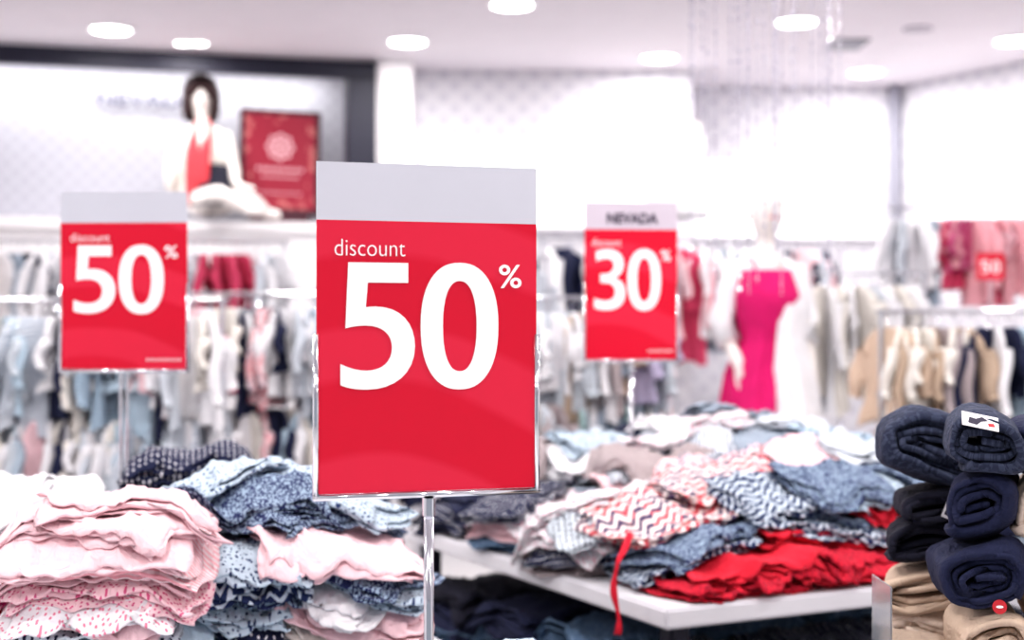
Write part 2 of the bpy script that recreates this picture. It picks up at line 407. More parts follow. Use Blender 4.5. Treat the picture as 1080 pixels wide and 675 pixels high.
for a,b_,mt,r in loose:
    x,y=TP(a,b_); garment(x,y,angA+r,.31*RS.uniform(.75,1.1),.19*RS.uniform(.75,1.15),F[mt],layers=4,wr=2.2,group=GC,label='loosely folded '+F[mt]['desc']+' shirt draped over other clothes',up=.05)
for (a,b_,mt,r,s) in[(.44,.24,'floral',.2,.3),(.33,.22,'zig',.12,.37),(.39,.38,'zig',-.4,.30),(.55,.15,'whitepink',.5,.28),(.25,.50,'zignavy',.1,.28),(.22,.64,'bluepat',.1,.26)]:
    x,y=TP(a,b_); garment(x,y,angA+r,s,.21,F[mt],layers=4,wr=1.8,group=GC,up=.05,down=.05)
GL2='stacked folded tops on the white display table'
def s2(x,y,r,z,m_,**k): stack(x,y,r,z,m_,tz=T2Z,group=GL2,**k)
s2(-1.05,3.10,angA-.2,1.11,'navy white lpink mag white white lgrey white mag lpink white lgrey white cream white',w=.34,wr=1.3)
s2(-.77,3.40,.1,1.16,'grey navy white denim lblue navy navydot navydot navydot navydot navydot navydot',w=.30,wr=1.5)
s2(-.45,3.38,.3,1.02,'grey navy lgrey denim lblue navy navydot bluepat',w=.30,wr=1.4)
s2(-1.40,2.86,.3,1.08,'white mag grey lpink white mag white lpink white lgrey',wr=1.3)
s2(-1.06,2.66,.3,1.05,'white mag navydot lpink mag redp white mag white lgrey white',wr=1.2,w=.28)
s2(-.735,2.55,.08,1.09,'mag navydot mag pinkstar mag mag navydot mag mag pinkstar whitedot lblue whitedot lpink whitepink pinkstar lpink pinkstripe lpink',w=.31,d=.28,jit=.016,wr=1.1,rj=.15)
s2(-.58,3.00,.25,1.05,'grey lgrey navydot taupe bluepat navy ltpat bluepat zignavy navydot ltpat bluepat navy bluepat',w=.32,d=.28,wr=1.5)
s2(-.52,2.74,.05,.99,'navy grey mag navydot navy bluepat ltpat navydot ltpat bluepat zignavy ltpat',w=.22,d=.24,wr=1.4)
s2(-.34,2.80,-.15,.99,'taupe lgrey cream navy lgrey taupe cream white lgrey taupe cream lpink lpink white ltpat bluepat',w=.29,d=.26,wr=1.4)
s2(-.02,2.42,.1,.865,'lblue grey white lblue lgrey ltpat',w=.33,d=.22,wr=1.4)
s2(-.37,2.33,.3,.80,'white lgrey white lblue',w=.28)
runjobs()
for (x,y,r,mt) in[(-.47,2.88,.4,'ltpat'),(-.42,2.96,-.3,'bluepat'),(-.56,2.92,.1,'zignavy'),(-.34,2.74,.3,'lpink'),(-.73,2.53,-.15,'lpink'),(-.70,2.60,.35,'lpink'),(-.40,2.84,.9,'bluepat'),(-1.02,3.0,.5,'white'),
    (-.38,2.88,-.2,'ltpat'),(-.54,2.80,.2,'bluepat'),(-1.15,2.98,-.3,'white'),(-.62,2.86,.6,'ltpat')]:
    garment(x,y,r,.30,.20,F[mt],layers=4,wr=1.9,group=GL2,label='loosely folded '+F[mt]['desc']+' shirt draped over a stack',up=.035,down=.07)
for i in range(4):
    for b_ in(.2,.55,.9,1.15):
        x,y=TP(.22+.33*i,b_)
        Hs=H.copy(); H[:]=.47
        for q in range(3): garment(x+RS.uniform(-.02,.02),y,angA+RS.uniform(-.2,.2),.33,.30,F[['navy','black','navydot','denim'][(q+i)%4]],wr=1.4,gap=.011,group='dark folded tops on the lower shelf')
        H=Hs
V=[];Fc=[]
for i in range(22):
    t=i/21
    p=Vector((.262-.035*min(1,t*4),3.155-.03*min(1,t*4),.945-.215*t)); p.x+=.006*math.sin(t*9); p.y-=.03*math.sin(min(1,t*2)*math.pi/2)
    wd=.006*(1+.35*math.sin(t*14))
    V+=[p-Vector((wd,-.004*math.sin(t*8),0)),p+Vector((wd,-.004*math.sin(t*8),0))]
    if i: k=2*i; Fc.append((k-2,k-1,k+1,k))
o=add('ribbon_tie',mesh(V,Fc,'r',[(v.x,v.z) for v in V]),F['redp'],label='red fabric ribbon hanging over the table edge',cat='ribbon',smooth=True); solid(o,.0015)

# ---------------------------------------------------------------- folded trousers
def rolled(x,y,z,w,h,depth,mat,rot=0,seed=0,label=None):
    R=random.Random(seed); Mx=22; V=[];UV=[];Fc=[]
    th=R.choice([.0115,.013]); turns=(h/2-.004)/(th*1.1); n=int(turns*30)
    ph=[R.uniform(0,6.28) for _ in range(10)]; arc=0
    sq=R.uniform(-.2,.2); st_=R.uniform(.3,2.6); fl_=R.choice([-1,1])
    for i in range(n):
        a=2*math.pi*i/30+st_
        rx=max(w/2-th*.8*i/30,.022); rz=max(h/2-th*1.12*i/30,.003)
        e=2.6
        c,s=math.cos(-a),math.sin(-a)
        px=rx*math.copysign(abs(c)**(2/e),c); pz=rz*math.copysign(abs(s)**(2/e),s)
        g0=1+.06*math.sin(2*a+ph[5])+.05*math.sin(3*a+ph[6])+.02*math.sin(7*a+ph[8])
        arc+=.012; outer=max(0,1-i/34)
        for j in range(Mx):
            t=j/(Mx-1); t=.5-.5*math.cos(math.pi*t)
            em=min(t,1-t)
            yy=-depth/2+depth*t+(.010*math.sin(a*1.3+ph[0])+.006*math.sin(i/30*2.4+ph[4]))*(1 if j in(0,Mx-1) else .4)
            inn=(1-outer)*.012*math.exp(-em/.05)*(1 if t<.5 else -1)
            g=g0+.05*math.sin(5*t+ph[1]+a)+.03*math.sin(15*t+ph[2]+2*a)
            g*=1-.30*outer*math.exp(-em/.045)
            lx=px*g+sq*pz
            V.append((fl_*lx,yy+inn,h/2+pz*g*.90+.011*math.sin(lx*24+ph[7])+.004*math.sin(9*t+a*2+ph[3]))); UV.append((yy+2,arc))
    for i in range(n-1):
        for j in range(Mx-1): Fc.append((i*Mx+j,i*Mx+j+1,(i+1)*Mx+j+1,(i+1)*Mx+j))
    o=add('folded_trousers',mesh(V,Fc,'roll',UV),mat,(x,y,z),(0,0,rot),label=label or ('folded '+mat['desc']+' trousers in a stack'),cat='folded trousers',group='folded trousers stacked on a table',smooth=True)
    solid(o,th*.9,0); return o
DK,NV,BK,BG=F['darkden'],F['navy'],F['black'],F['beige']
BG2=fabric('sand cotton',(.76,.62,.52))
def col(x,y,items,seed,depth=.2):
    z=T2Z+.003; R=random.Random(seed); os=[]
    for i,(mt,w,h) in enumerate(items):
        os.append(rolled(x+R.uniform(-.012,.008),y+R.uniform(-.015,.015),z,w,h,depth,mt,-.28+R.uniform(-.14,.14),seed=seed*20+i)); z+=h-.006
    return os
c1=col(.765,2.56,[(BG,.16,.092),(BG2,.16,.092),(BG,.16,.088),(BK,.155,.083),(BK,.15,.07),(DK,.185,.135)],3)
c2=col(.765,2.31,[(BG2,.12,.122),(BG,.12,.115),(NV,.13,.122),(NV,.115,.104),(DK,.125,.100)],5,.2)
c3=col(.885,2.31,[(NV,.13,.10),(BG,.13,.10),(BG,.13,.14),(BG2,.13,.128),(NV,.13,.10)],8,.2)
c4=col(.655,2.33,[(BG2,.10,.10),(BG,.10,.09)],9,.18)
def patch(par,loc,rot,w,h,mat,rnd=False):
    if rnd: me=tube([(0,0,0),(0,0,.001)],w/2,28)
    else: me=boxme(-w/2,w/2,-h/2,h/2,0,.0012)
    o=add('round_sticker' if rnd else 'brand_label',me,mat,loc,rot,parent=par,label='red round sticker' if rnd else 'white paper label')
    if rnd: add('emblem',mesh([(w*.26*math.cos(k*.5236),w*.10*math.sin(k*.5236),.0016) for k in range(12)],[tuple(range(12))]),letterw,parent=o)
    else:
        pts=[(-.34,-.28),(-.1,-.34),(.02,-.05),(.22,.10),(.05,.32),(-.12,.10),(-.3,.16)]
        add('emblem',mesh([(px*w,py*h,.0016) for px,py in pts],[tuple(range(7))]),letterb,parent=o)
        pts=[(.22,-.3),(.40,-.25),(.36,-.02),(.2,-.08)]
        add('emblem',mesh([(px*w,py*h,.0016) for px,py in pts],[tuple(range(4))]),stick,parent=o)
stick=simple('red_sticker',(.50,.02,.03),.5)
patch(c2[4],(-.010,-.112,.092),(math.radians(38),.2,.15),.056,.032,labelm)
patch(c2[2],(.015,-.122,.022),(math.radians(82),0,.05),.022,.022,stick,rnd=True)
patch(c1[4],(.01,-.125,.03),(math.radians(80),.4,.1),.022,.026,labelm)
add('acrylic_divider',boxme(.612,.615,2.3,2.42,T2Z,.98,.001),acryl,label='clear acrylic divider standing beside trouser stacks',cat='shelf divider')

# ---------------------------------------------------------------- room
def wallseg(name,p0,p1,z0,z1,mat,th=.1,kind='structure',**k):
    p0=Vector((*p0,0));p1=Vector((*p1,0)); d=p1-p0; L=d.length; a=math.atan2(d.y,d.x)
    return add(name,boxme(0,L,0,th,z0,z1),mat,p0,(0,0,a),kind=kind,**k)
def wallpaper(name,c1,c2,scale=9):
    m,nt,b=nt_new(name); tc=N(nt,'ShaderNodeTexCoord'); sp=N(nt,'ShaderNodeSeparateXYZ'); nt.links.new(tc.outputs['Object'],sp.inputs[0])
    cb=N(nt,'ShaderNodeCombineXYZ'); nt.links.new(sp.outputs[0],cb.inputs[0]); nt.links.new(sp.outputs[2],cb.inputs[1])
    r=N(nt,'ShaderNodeMapping'); r.inputs['Rotation'].default_value=(0,0,.785); nt.links.new(cb.outputs[0],r.inputs[0])
    v=N(nt,'ShaderNodeTexVoronoi'); v.voronoi_dimensions='2D'; v.inputs['Scale'].default_value=scale; v.inputs['Randomness'].default_value=0
    nt.links.new(r.outputs[0],v.inputs['Vector'])
    f=M(nt,'LESS_THAN',v.outputs['Distance'],.3)
    nt.links.new(MIX(nt,f,c1,c2),b.inputs['Base Color']); b.inputs['Roughness'].default_value=.7; return m
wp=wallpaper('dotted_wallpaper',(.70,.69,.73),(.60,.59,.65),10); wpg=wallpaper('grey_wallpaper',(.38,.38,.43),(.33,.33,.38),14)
wallm=simple('white_wall',(.82,.80,.82),.7); ceilm=simple('ceiling_paint',(.74,.70,.745),.8)
m,nt,b=nt_new('floor_tiles'); floorm=m
tc=N(nt,'ShaderNodeTexCoord'); bt=N(nt,'ShaderNodeTexBrick'); bt.offset=0; bt.inputs['Scale'].default_value=1; bt.inputs['Brick Width'].default_value=.6; bt.inputs['Row Height'].default_value=.6; bt.inputs['Mortar Size'].default_value=.004
bt.inputs['Color1'].default_value=(.72,.70,.70,1); bt.inputs['Color2'].default_value=(.68,.67,.68,1); bt.inputs['Mortar'].default_value=(.4,.4,.42,1)
nt.links.new(tc.outputs['Object'],bt.inputs[0]); nt.links.new(bt.outputs[0],b.inputs['Base Color']); b.inputs['Roughness'].default_value=.25
add('floor',boxme(-5,5,-2.5,10,-.1,0),floorm,kind='structure')
add('ceiling',boxme(-5,5,-2.5,10,3,3.1),ceilm,kind='structure')
P0=(-3.6,7.75); P1=(-.81,8.5)
d=Vector((P1[0]-P0[0],P1[1]-P0[1],0)).normalized(); nrm=Vector((-d.y,d.x,0))
def off(p,t): return (p[0]+nrm.x*t,p[1]+nrm.y*t)
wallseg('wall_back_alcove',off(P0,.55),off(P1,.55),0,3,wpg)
wallseg('trim_1',P0,P1,2.88,2.985,black_m,th=.05)
wallseg('trim_2',off((P1[0]-d.x*.17,P1[1]-d.y*.17),.0),P1,0,2.9,black_m,th=.16)
wallseg('wall_alcove_ledge',off(P0,.02),off((P1[0]-d.x*.17,P1[1]-d.y*.17),.02),1.96,2.02,wallm,th=.53)
wallseg('wall_alcove_front',off(P0,.05),off((P1[0]-d.x*.17,P1[1]-d.y*.17),.05),0,1.955,wallm,th=.1)
wallseg('wall_alcove_side',P1,off(P1,.6),0,3,wallm,th=-.03)
add('wall_back_column',boxme(-.78,-.60,8.45,8.9,0,3),wallm,kind='structure')
add('wall_back_center',boxme(-.78,1.12,8.85,8.95,0,3),wp,kind='structure')
add('wall_back_side',boxme(1.09,1.12,8.95,9.5,0,3),wp,kind='structure')
add('wall_back',boxme(1.12,2.62,9.45,9.55,0,3),wp,kind='structure')
wallseg('wall_right_back',(2.56,9.47),(3.6,7.6),0,3,wp,th=.1)
wallseg('wall_right',(3.6,7.6),(3.9,-1),0,3,wallm,th=.1)
add('wall_left',boxme(-3.8,-3.7,-1,8.2,0,3),wallm,kind='structure')
add('trim_3',boxme(2.50,2.56,9.38,9.45,0,3),simple('grey_trim',(.3,.3,.36),.5),kind='structure')
def panel(p0,p1,z0,z1,label):
    p0=Vector((*p0,0));p1=Vector((*p1,0)); dd=p1-p0
    e=empty('light_box_panel',(p0.x,p0.y,z0),(0,0,math.atan2(dd.y,dd.x)),label=label,cat='light panel')
    add('lit_face',boxme(0,dd.length,-.03,0,0,z1-z0,.005),glowm,parent=e)
    add('frame_edge',boxme(-.01,dd.length+.01,-.035,0,-.02,0),whitelam,parent=e)
panel((-.55,8.84),(.95,8.84),2.02,2.46,'glowing white backlit panel on the patterned wall')
panel((1.18,9.44),(2.45,9.44),2.0,2.50,'glowing white backlit panel above hanging clothes')
panel((2.66,9.25),(3.5,7.74),1.95,2.46,'glowing white backlit panel on the angled wall')

WARM=(1,.965,.94)
def lamp(x,y,e=11,r=.095):
    o=empty('ceiling_light',(x,y,3.0),label='round recessed white ceiling downlight, switched on',cat='ceiling light',group='recessed ceiling downlights')
    V=[];Fc=[];n=32
    for rr,z in((r,-.001),(r*1.18,-.012),(r*1.22,-.001)):
        for k in range(n): a=2*math.pi*k/n; V.append((rr*math.cos(a),rr*math.sin(a),z))
    for i in range(2):
        for k in range(n): Fc.append((i*n+k,i*n+(k+1)%n,(i+1)*n+(k+1)%n,(i+1)*n+k))
    add('trim_ring',mesh(V,Fc),ringm,parent=o)
    add('lamp_disc',tube([(0,0,-.014),(0,0,-.001)],r,n),lampm,parent=o)
    l=bpy.data.lights.new('downlight','AREA'); l.shape='DISK'; l.size=r*2; l.energy=e; l.color=WARM
    lo=bpy.data.objects.new('downlight',l); COL.objects.link(lo); lo.location=(x,y,2.98)
def cl(u,v):
    Y=1.6*1500/(345-v); return ((u-540)/1500*Y,Y)
for u,v in((117,30),(430,43),(540,4),(695,60),(840,22),(913,75),(1070,42)):
    x,y=cl(u,v); lamp(x,y,13.5)
lamp(*cl(193,44),e=3,r=.04); lamp(*cl(210,44),e=3,r=.04)
for x in(-2.4,-.8,.8,2.4):
    for y in(.3,1.9,3.5,5.2): lamp(x,y,e=15 if y<4 else 14)
add('ceiling_vent',boxme(-.1,.1,-.15,.15,-.012,0,.003),simple('vent_grey',(.2,.2,.24),.5),(*cl(893,46),3.0),label='small grey square ceiling vent grille',cat='vent')
add('ceiling_speaker',tube([(0,0,-.01),(0,0,0)],.08,24),simple('vent_light',(.45,.42,.48),.5),(*cl(968,30),3.0),label='round pale ceiling speaker cover',cat='speaker')
l=bpy.data.lights.new('alcove_strip','AREA'); l.shape='RECTANGLE'; l.size=2.4; l.size_y=.05; l.energy=17; l.color=(1,.98,.95)
lo=bpy.data.objects.new('alcove_strip',l); COL.objects.link(lo)
mid=off(((P0[0]+P1[0])/2,(P0[1]+P1[1])/2),.36); lo.location=(mid[0],mid[1],2.97); lo.rotation_euler=(math.radians(8),0,math.atan2(d.y,d.x))

# ---------------------------------------------------------------- hanging garments and racks
def hang_mesh(seed,length=.62,hw=.2,sleeve=.3):
    R=random.Random(seed); n=28; V=[];UV=[];Fc=[]
    prof=[(0,.055,.02),(.02,.09,.022),(.06,hw*.98,.024),(.12,hw*.95,.03),(.22,hw*.86,.032),(max(.26,length*.55),hw*.88,.03),(length*.85,hw*.98,.032),(length,hw*1.05,.035)]
    rows=[]
    for i in range(len(prof)-1):
        for s in range(3):
            t=s/3; rows.append([prof[i][k]*(1-t)+prof[i+1][k]*t for k in range(3)])
    rows.append(list(prof[-1])); ph=[R.uniform(0,6.28) for _ in range(4)]
    for (z,w,th) in rows:
        for k in range(n):
            a=2*math.pi*k/n; x=w*math.cos(a); y=th*math.sin(a)*.7
            y+=z/length*.022*math.sin(x*38+ph[0])+z/length*.014*math.sin(x*70+ph[1])
            V.append((x,y,-z-.02*math.cos(a)**2*(z>.05)+.012*math.sin(x*30+ph[2])*(z/length))); UV.append((x+1,z))
    for i in range(len(rows)-1):
        for k in range(n): Fc.append((i*n+k,(i+1)*n+k,(i+1)*n+(k+1)%n,i*n+(k+1)%n))
    if sleeve:
        for sg in(-1,1):
            b0=len(V); m_=9
            for i in range(m_):
                t=i/(m_-1); cx=sg*(hw*.88+.07*t+.01*math.sin(5*t)); cz=-.09-sleeve*t; r=.05*(1-.35*t)
                for k in range(12):
                    a=2*math.pi*k/12; V.append((cx+r*math.cos(a)*(1+.1*math.sin(9*t+ph[3])),r*.5*math.sin(a)+.01*math.sin(6*t+ph[1]),cz+ .3*r*math.cos(a)*sg)); UV.append((a*r+1,cz))
            for i in range(m_-1):
                for k in range(12): Fc.append((b0+i*12+k,b0+(i+1)*12+k,b0+(i+1)*12+(k+1)%12,b0+i*12+(k+1)%12))
            Fc.append(tuple(b0+(m_-1)*12+k for k in range(12)))
    me=mesh(V,Fc,'hanging',UV); me.polygons.foreach_set('use_smooth',[True]*len(me.polygons)); return me
HM=[hang_mesh(1,.60,.17,.3),hang_mesh(2,.52,.16,.2),hang_mesh(3,.66,.18,.36),hang_mesh(4,.42,.15,.12),hang_mesh(6,.36,.17,.22)]
HS=[hang_mesh(11,.36,.14,.18),hang_mesh(12,.40,.13,.24),hang_mesh(13,.31,.14,.12),hang_mesh(14,.26,.12,.1),hang_mesh(15,.44,.12,0)]
hook=[(0,0,-.01),(.004,0,.015),(.012,0,.03)]
for i in range(13):
    a=math.pi*1.25*i/12; hook.append((.018*math.cos(a),0,.045+.018*math.sin(a)))
hanger_me=tube(hook,.002,6)
def rack(p0,p1,zs,label,mats,meshes,sp=.045,grp='',jr=.35):
    if not isinstance(zs,tuple): zs=(zs,)
    p0=Vector((*p0,0));p1=Vector((*p1,0)); dd=p1-p0; L=dd.length; ang=math.atan2(dd.y,dd.x)
    e=empty('clothes_rack',(p0.x,p0.y,0),(0,0,ang),label=label,cat='clothes rack')
    for z in zs: add('rail',tube([(0,0,z),(L,0,z)],.008,12),chrome,parent=e)
    for x in(.02,L-.02):
        add('post',tube([(x,0,0.02),(x,0,max(zs)+.01)],.010,12),chrome,parent=e)
        add('foot',tube([(x,-.22,.02),(x,.22,.02)],.015,12),chrome,parent=e)
    R=random.Random(len(label)*7+int(max(zs)*100))
    for z in zs:
        x=.05
        while x<L-.05:
            q=p0+dd.normalized()*x
            mt=mats(x/L,R)
            g=add('hanging_shirt',R.choice(meshes),mt,(q.x,q.y,z-.062),(0,R.uniform(-.05,.05),ang+math.pi/2+R.uniform(-jr,jr)),label='hanging '+mt['desc']+' garment on a clothes rack',cat='hanging garment',group=grp)
            add('hanger',hanger_me,chrome,parent=g)
            x+=sp*R.uniform(.6,1.4)
def pal(names):
    L_=[F[n] for n in names.split()]
    return lambda t,R: R.choice(L_)
def zones(*z):
    def f(t,R):
        for lim,names in z:
            if t<lim: return F[R.choice(names.split())]
        return F['white']
    return f
rack((-2.15,5.3),(-1.05,5.25),(1.50,1.12),'two tier chrome rack of pale blue and white tops',pal('white white white lblue lgrey bluestripe ltpat cream lpink whitedot navy greystripe cream'),HS,.034,'tops on the pale chrome rack',jr=.8)
rack((-1.38,5.9),(-.35,6.0),(1.54,1.12),'two tier chrome rack of mixed white, pink and blue tops',zones((.25,'cream white lpink white lgrey'),(.45,'white cream floral white navy'),(.8,'lblue ltpat white bluepat lgrey white'),(1,'white navy lgrey')),HS,.036,'tops on the mixed chrome rack',jr=.8)
rack((-2.9,6.9),(-1.1,7.0),1.82,'tall chrome rack with dark, tan and crimson tops',zones((.2,'tan white beige black'),(.45,'white grey white white navy'),(.76,'lgrey white lblue white'),(.88,'crimson crimson pink'),(1,'white lgrey')),HS+HM,.042,'tops on the tall rear rack',jr=.8)
rack((-.95,7.2),(.2,7.2),1.75,'rear chrome rack of white and grey tops',pal('white white lgrey grey lblue white lpink'),HM,.05,'tops on the white rear rack',jr=.8)
rack((.05,5.75),(.66,5.85),(1.52,1.15),'chrome rack with grey and beige tops',pal('grey white lgrey mint white navy taupe cream tan lilac whitedot'),HS,.036,'tops on the rack behind the heaped table',jr=.8)
rack((1.42,5.55),(2.5,5.4),(1.46,1.14),'chrome rack with beige, mint and dark tops',zones((.35,'beige cream white tan cream taupe white'),(.6,'mint lblue white cream navy lgrey'),(.8,'mint navy white grey black'),(1,'cream navy mint')),HS,.034,'tops on the beige and mint rack',jr=.8)
rack((1.95,7.4),(3.05,7.2),2.02,'tall chrome rack with pink and crimson tops',zones((.2,'white grey lgrey'),(.6,'mag crimson pink floral pink'),(1,'lpink floral pinkstar white')),HS,.042,'pink tops on the tall rack',jr=1.0)
rack((1.3,6.85),(2.02,6.9),1.66,'low chrome rack with white and grey tops',pal('white navy white lblue grey lgrey cream'),HM,.045,'tops on the low pale rack',jr=.8)
rack((.15,8.2),(2.0,8.6),1.92,'wall rack with pale hanging tops',pal('white white lgrey lpink white grey cream crimson white navy'),HM,.055,'pale tops near the lit wall',jr=.8)
e=empty('small_sign',(2.22,6.6,1.40),(0,0,0),label='small red price sign standing on the counter',cat='sign')
add('card',boxme(-.065,.065,-.002,.002,.22,.345),redcard,parent=e); add('clip_stem',tube([(0,0,0),(0,0,.22)],.004,8),chrome,parent=e)
add('number',glyph('5',-.045,-.005,.25,.31,-.003),letterw,parent=e); add('number',glyph('0',.005,.045,.25,.31,-.003),letterw,parent=e)
e=empty('display_counter',(2.45,6.45,0),label='white display counter beneath pink tops',cat='counter')
add('body',boxme(-.35,.9,-.2,.2,0,1.36,.005),whitelam,parent=e); add('counter_top',boxme(-.38,.93,-.23,.23,1.36,1.40,.005),whitelam,parent=e)

# ---------------------------------------------------------------- bead curtain
V=[];Fc=[]
def octa(c,r):
    k=len(V)
    for dx,dy,dz in((r,0,0),(-r,0,0),(0,r,0),(0,-r,0),(0,0,r*1.4),(0,0,-r*1.4)): V.append((c[0]+dx,c[1]+dy,c[2]+dz))
    for a,b_ in((0,2),(2,1),(1,3),(3,0)): Fc.append((k+a,k+b_,k+4)); Fc.append((k+b_,k+a,k+5))
R=random.Random(4)
for i in range(26):
    x=.62+.55*i/25+R.uniform(-.008,.008); y=5+R.uniform(-.12,.12); zb=R.uniform(1.45,1.85)
    k=len(V); r=.0020
    for z in(3,zb):
        for a in range(3): V.append((x+r*math.cos(a*2.1),y+r*math.sin(a*2.1),z))
    for a in range(3): Fc.append((k+a,k+(a+1)%3,k+3+(a+1)%3,k+3+a))
    z=2.98
    while z>zb: octa((x,y,z),R.choice([.004,.0055,.0075])); z-=R.uniform(.028,.055)
crys=simple('crystal_beads',(.58,.56,.66),.08,0,trans=.2)
add('bead_curtain',mesh(V,Fc),crys,label='hanging strings of clear crystal beads',cat='bead curtain',kind='stuff')

# ---------------------------------------------------------------- mannequins
def skin(name,verts,edges,mat,parent,root=0,lab=None):
    me=bpy.data.meshes.new(name); me.from_pydata([v[:3] for v in verts],edges,[])
    o=add(name,me,None,parent=parent,label=lab)
    s=o.modifiers.new('skin','SKIN'); s.use_smooth_shade=True
    for i,v in enumerate(verts):
        r=v[3]; ry=v[4] if len(v)>4 else r
        me.skin_vertices[0].data[i].radius=(r,ry)
    me.skin_vertices[0].data[root].use_root=True
    ss=o.modifiers.new('sub','SUBSURF'); ss.levels=2; ss.render_levels=2
    me.materials.append(mat); return o
def human(kind):
    V=[];E=[]
    def v(*p): V.append(p); return len(V)-1
    def ch(i,*ps):
        for p in ps:
            j=v(*p); E.append((i,j)); i=j
        return i
    def hand(w,dirv,side):
        wp_=Vector(V[w][:3]); dv=Vector(dirv).normalized(); sd=dv.cross(Vector((0,0,1))) if abs(dv.z)<.9 else Vector((1,0,0)); sd.normalize()
        palm=wp_+dv*.07; pi_=v(*palm,.03,.016); E.append((w,pi_))
        for k,(o_,ln) in enumerate(((-.027,.065),(-.009,.08),(.009,.075),(.027,.06))):
            b_=palm+dv*.02+sd*o_; i1=v(*b_,.009); E.append((pi_,i1)); ch(i1,(*(b_+dv*ln*.6),.008),(*(b_+dv*ln+Vector((0,.0,-.012))),.007))
        tb=wp_+dv*.03+sd*side*.035; i1=v(*tb,.011); E.append((w,i1)); ch(i1,(*(tb+dv*.035+sd*side*.012),.009))
    if kind=='stand':
        p=v(0,0,.95,.13,.10)
        c=ch(p,(0,0,1.09,.095,.08),(0,-.01,1.26,.12,.10),(0,0,1.38,.10,.075))
        ch(c,(0,.0,1.46,.042),(0,.0,1.51,.040),(0,-.01,1.56,.060,.07),(0,-.01,1.62,.082,.10),(0,-.005,1.69,.080,.095),(0,0,1.74,.045,.05))
        l=ch(c,(-.13,0,1.38,.045),(-.19,.04,1.17,.038),(-.15,-.06,1.01,.028)); hand(l,(.25,-.2,-.9),1)
        r=ch(c,(.13,0,1.38,.045),(.18,.02,1.14,.038),(.18,-.06,.92,.028)); hand(r,(0,-.15,-1),-1)
        ch(p,(-.09,0,.86,.09),(-.10,-.02,.50,.06),(-.10,.02,.10,.038),(-.10,-.10,.035,.035))
        ch(p,(.09,0,.86,.09),(.10,0,.50,.06),(.12,.03,.10,.038),(.13,-.09,.035,.035))
    else:
        p=v(0,0,.12,.12,.11)
        c=ch(p,(0,0,.25,.09,.08),(0,-.01,.40,.11,.09),(0,0,.52,.09,.07))
        ch(c,(0,0,.60,.042),(-.005,-.01,.66,.05),(-.01,-.015,.72,.068,.085),(-.01,-.01,.79,.068,.083),(-.01,0,.83,.04,.05))
        l=ch(c,(-.13,0,.52,.042),(-.17,.0,.31,.034),(-.17,-.02,.09,.026)); hand(l,(-.1,-.7,-.15),1)
        r=ch(c,(.13,0,.52,.042),(.18,-.05,.32,.034),(.19,-.20,.21,.026)); hand(r,(.4,-.6,-.1),-1)
        ch(p,(.09,-.06,.10,.08),(.26,-.28,.14,.052),(.38,-.12,.05,.036),(.45,-.16,.04,.03))
        ch(p,(-.06,-.09,.10,.08),(.10,-.36,.15,.052),(.26,-.38,.05,.036),(.33,-.42,.04,.03))
    return V,E
def face(parent,z,y,x=0):
    V=[(x-.014,y+.004,z-.02),(x+.014,y+.004,z-.02),(x,y-.022,z-.018),(x-.006,y+.006,z+.025),(x+.006,y+.006,z+.025)]
    add('nose',mesh(V,[(0,1,2),(0,2,3),(1,4,2),(3,2,4),(0,3,4,1)]),plastic,parent=parent,smooth=True)
    me=tube([(x-.022,y+.004,z-.045),(x-.008,y-.004,z-.043),(x+.008,y-.004,z-.043),(x+.022,y+.004,z-.045)],[.002,.006,.006,.002],8)
    add('lips',me,F['coral'],parent=parent,smooth=True)
    for s in(-1,1):
        add('eye',tube([(x+s*.034-.011,y+.012,z+.018),(x+s*.034,y+.006,z+.019),(x+s*.034+.011,y+.012,z+.018)],[.001,.005,.001],8),hairm,parent=parent)
mx,my=1.07,6.0
e=empty('mannequin_platform',(mx,my,0),label='round white platform under a mannequin',cat='platform')
add('drum',tube([(0,0,0),(0,0,.24),(0,0,.255)],[.42,.42,.40],48),whitelam,parent=e)
e=empty('dressed_mannequin',(mx,my,.258),(0,0,.15),label='white mannequin in hot pink gown and long white robe',cat='mannequin')
Vv,Ee=human('stand'); skin('body',Vv,Ee,plastic,e)
face(e,1.64,-.115)
o=add('gown',loft([(1.38,-.01,-.02,.12,.11),(1.27,0,-.03,.14,.135),(1.10,0,-.01,.105,.11),(.95,-.02,0,.145,.145),(.6,-.07,-.03,.16,.20),(.12,-.10,-.05,.19,.25)],72,wave=.09,wn=11,seed=2),F['hot'],parent=e,label='hot pink satin gown',smooth=True); solid(o)
o=add('robe',loft([(1.44,0,.0,.09,.08),(1.39,.0,.0,.16,.105),(1.25,.01,.0,.165,.145),(1.08,.02,.0,.145,.15),(.9,.04,.0,.17,.18),(.5,.06,-.03,.19,.26),(.03,.08,-.03,.22,.32)],84,a0=math.radians(-60),a1=math.radians(150),a0b=math.radians(-118),wave=.08,wn=12,seed=5),F['white'],parent=e,label='long open white robe',smooth=True); solid(o,.004)
for s in(-1,1):
    pts=[(s*.125,0,1.40),(s*.155,.01,1.3),(s*.188,.035,1.17),(s*.17,-.02,1.08)]
    add('robe_sleeve',tube(pts,[.045,.048,.052,.056],16),F['white'],parent=e,smooth=True)
add('gown_strap',tube([(-.06,-.085,1.34),(-.075,-.04,1.43),(-.06,.05,1.38)],.006,8),F['hot'],parent=e)
sp_=Vector((-1.84,8.46,2.02))
e=empty('seated_mannequin',sp_,(0,0,.2),label='seated white mannequin with dark bob, coral scarf, on ledge',cat='mannequin')
Vv,Ee=human('sit'); skin('body',Vv,Ee,plastic,e); face(e,.73,-.095,-.01)
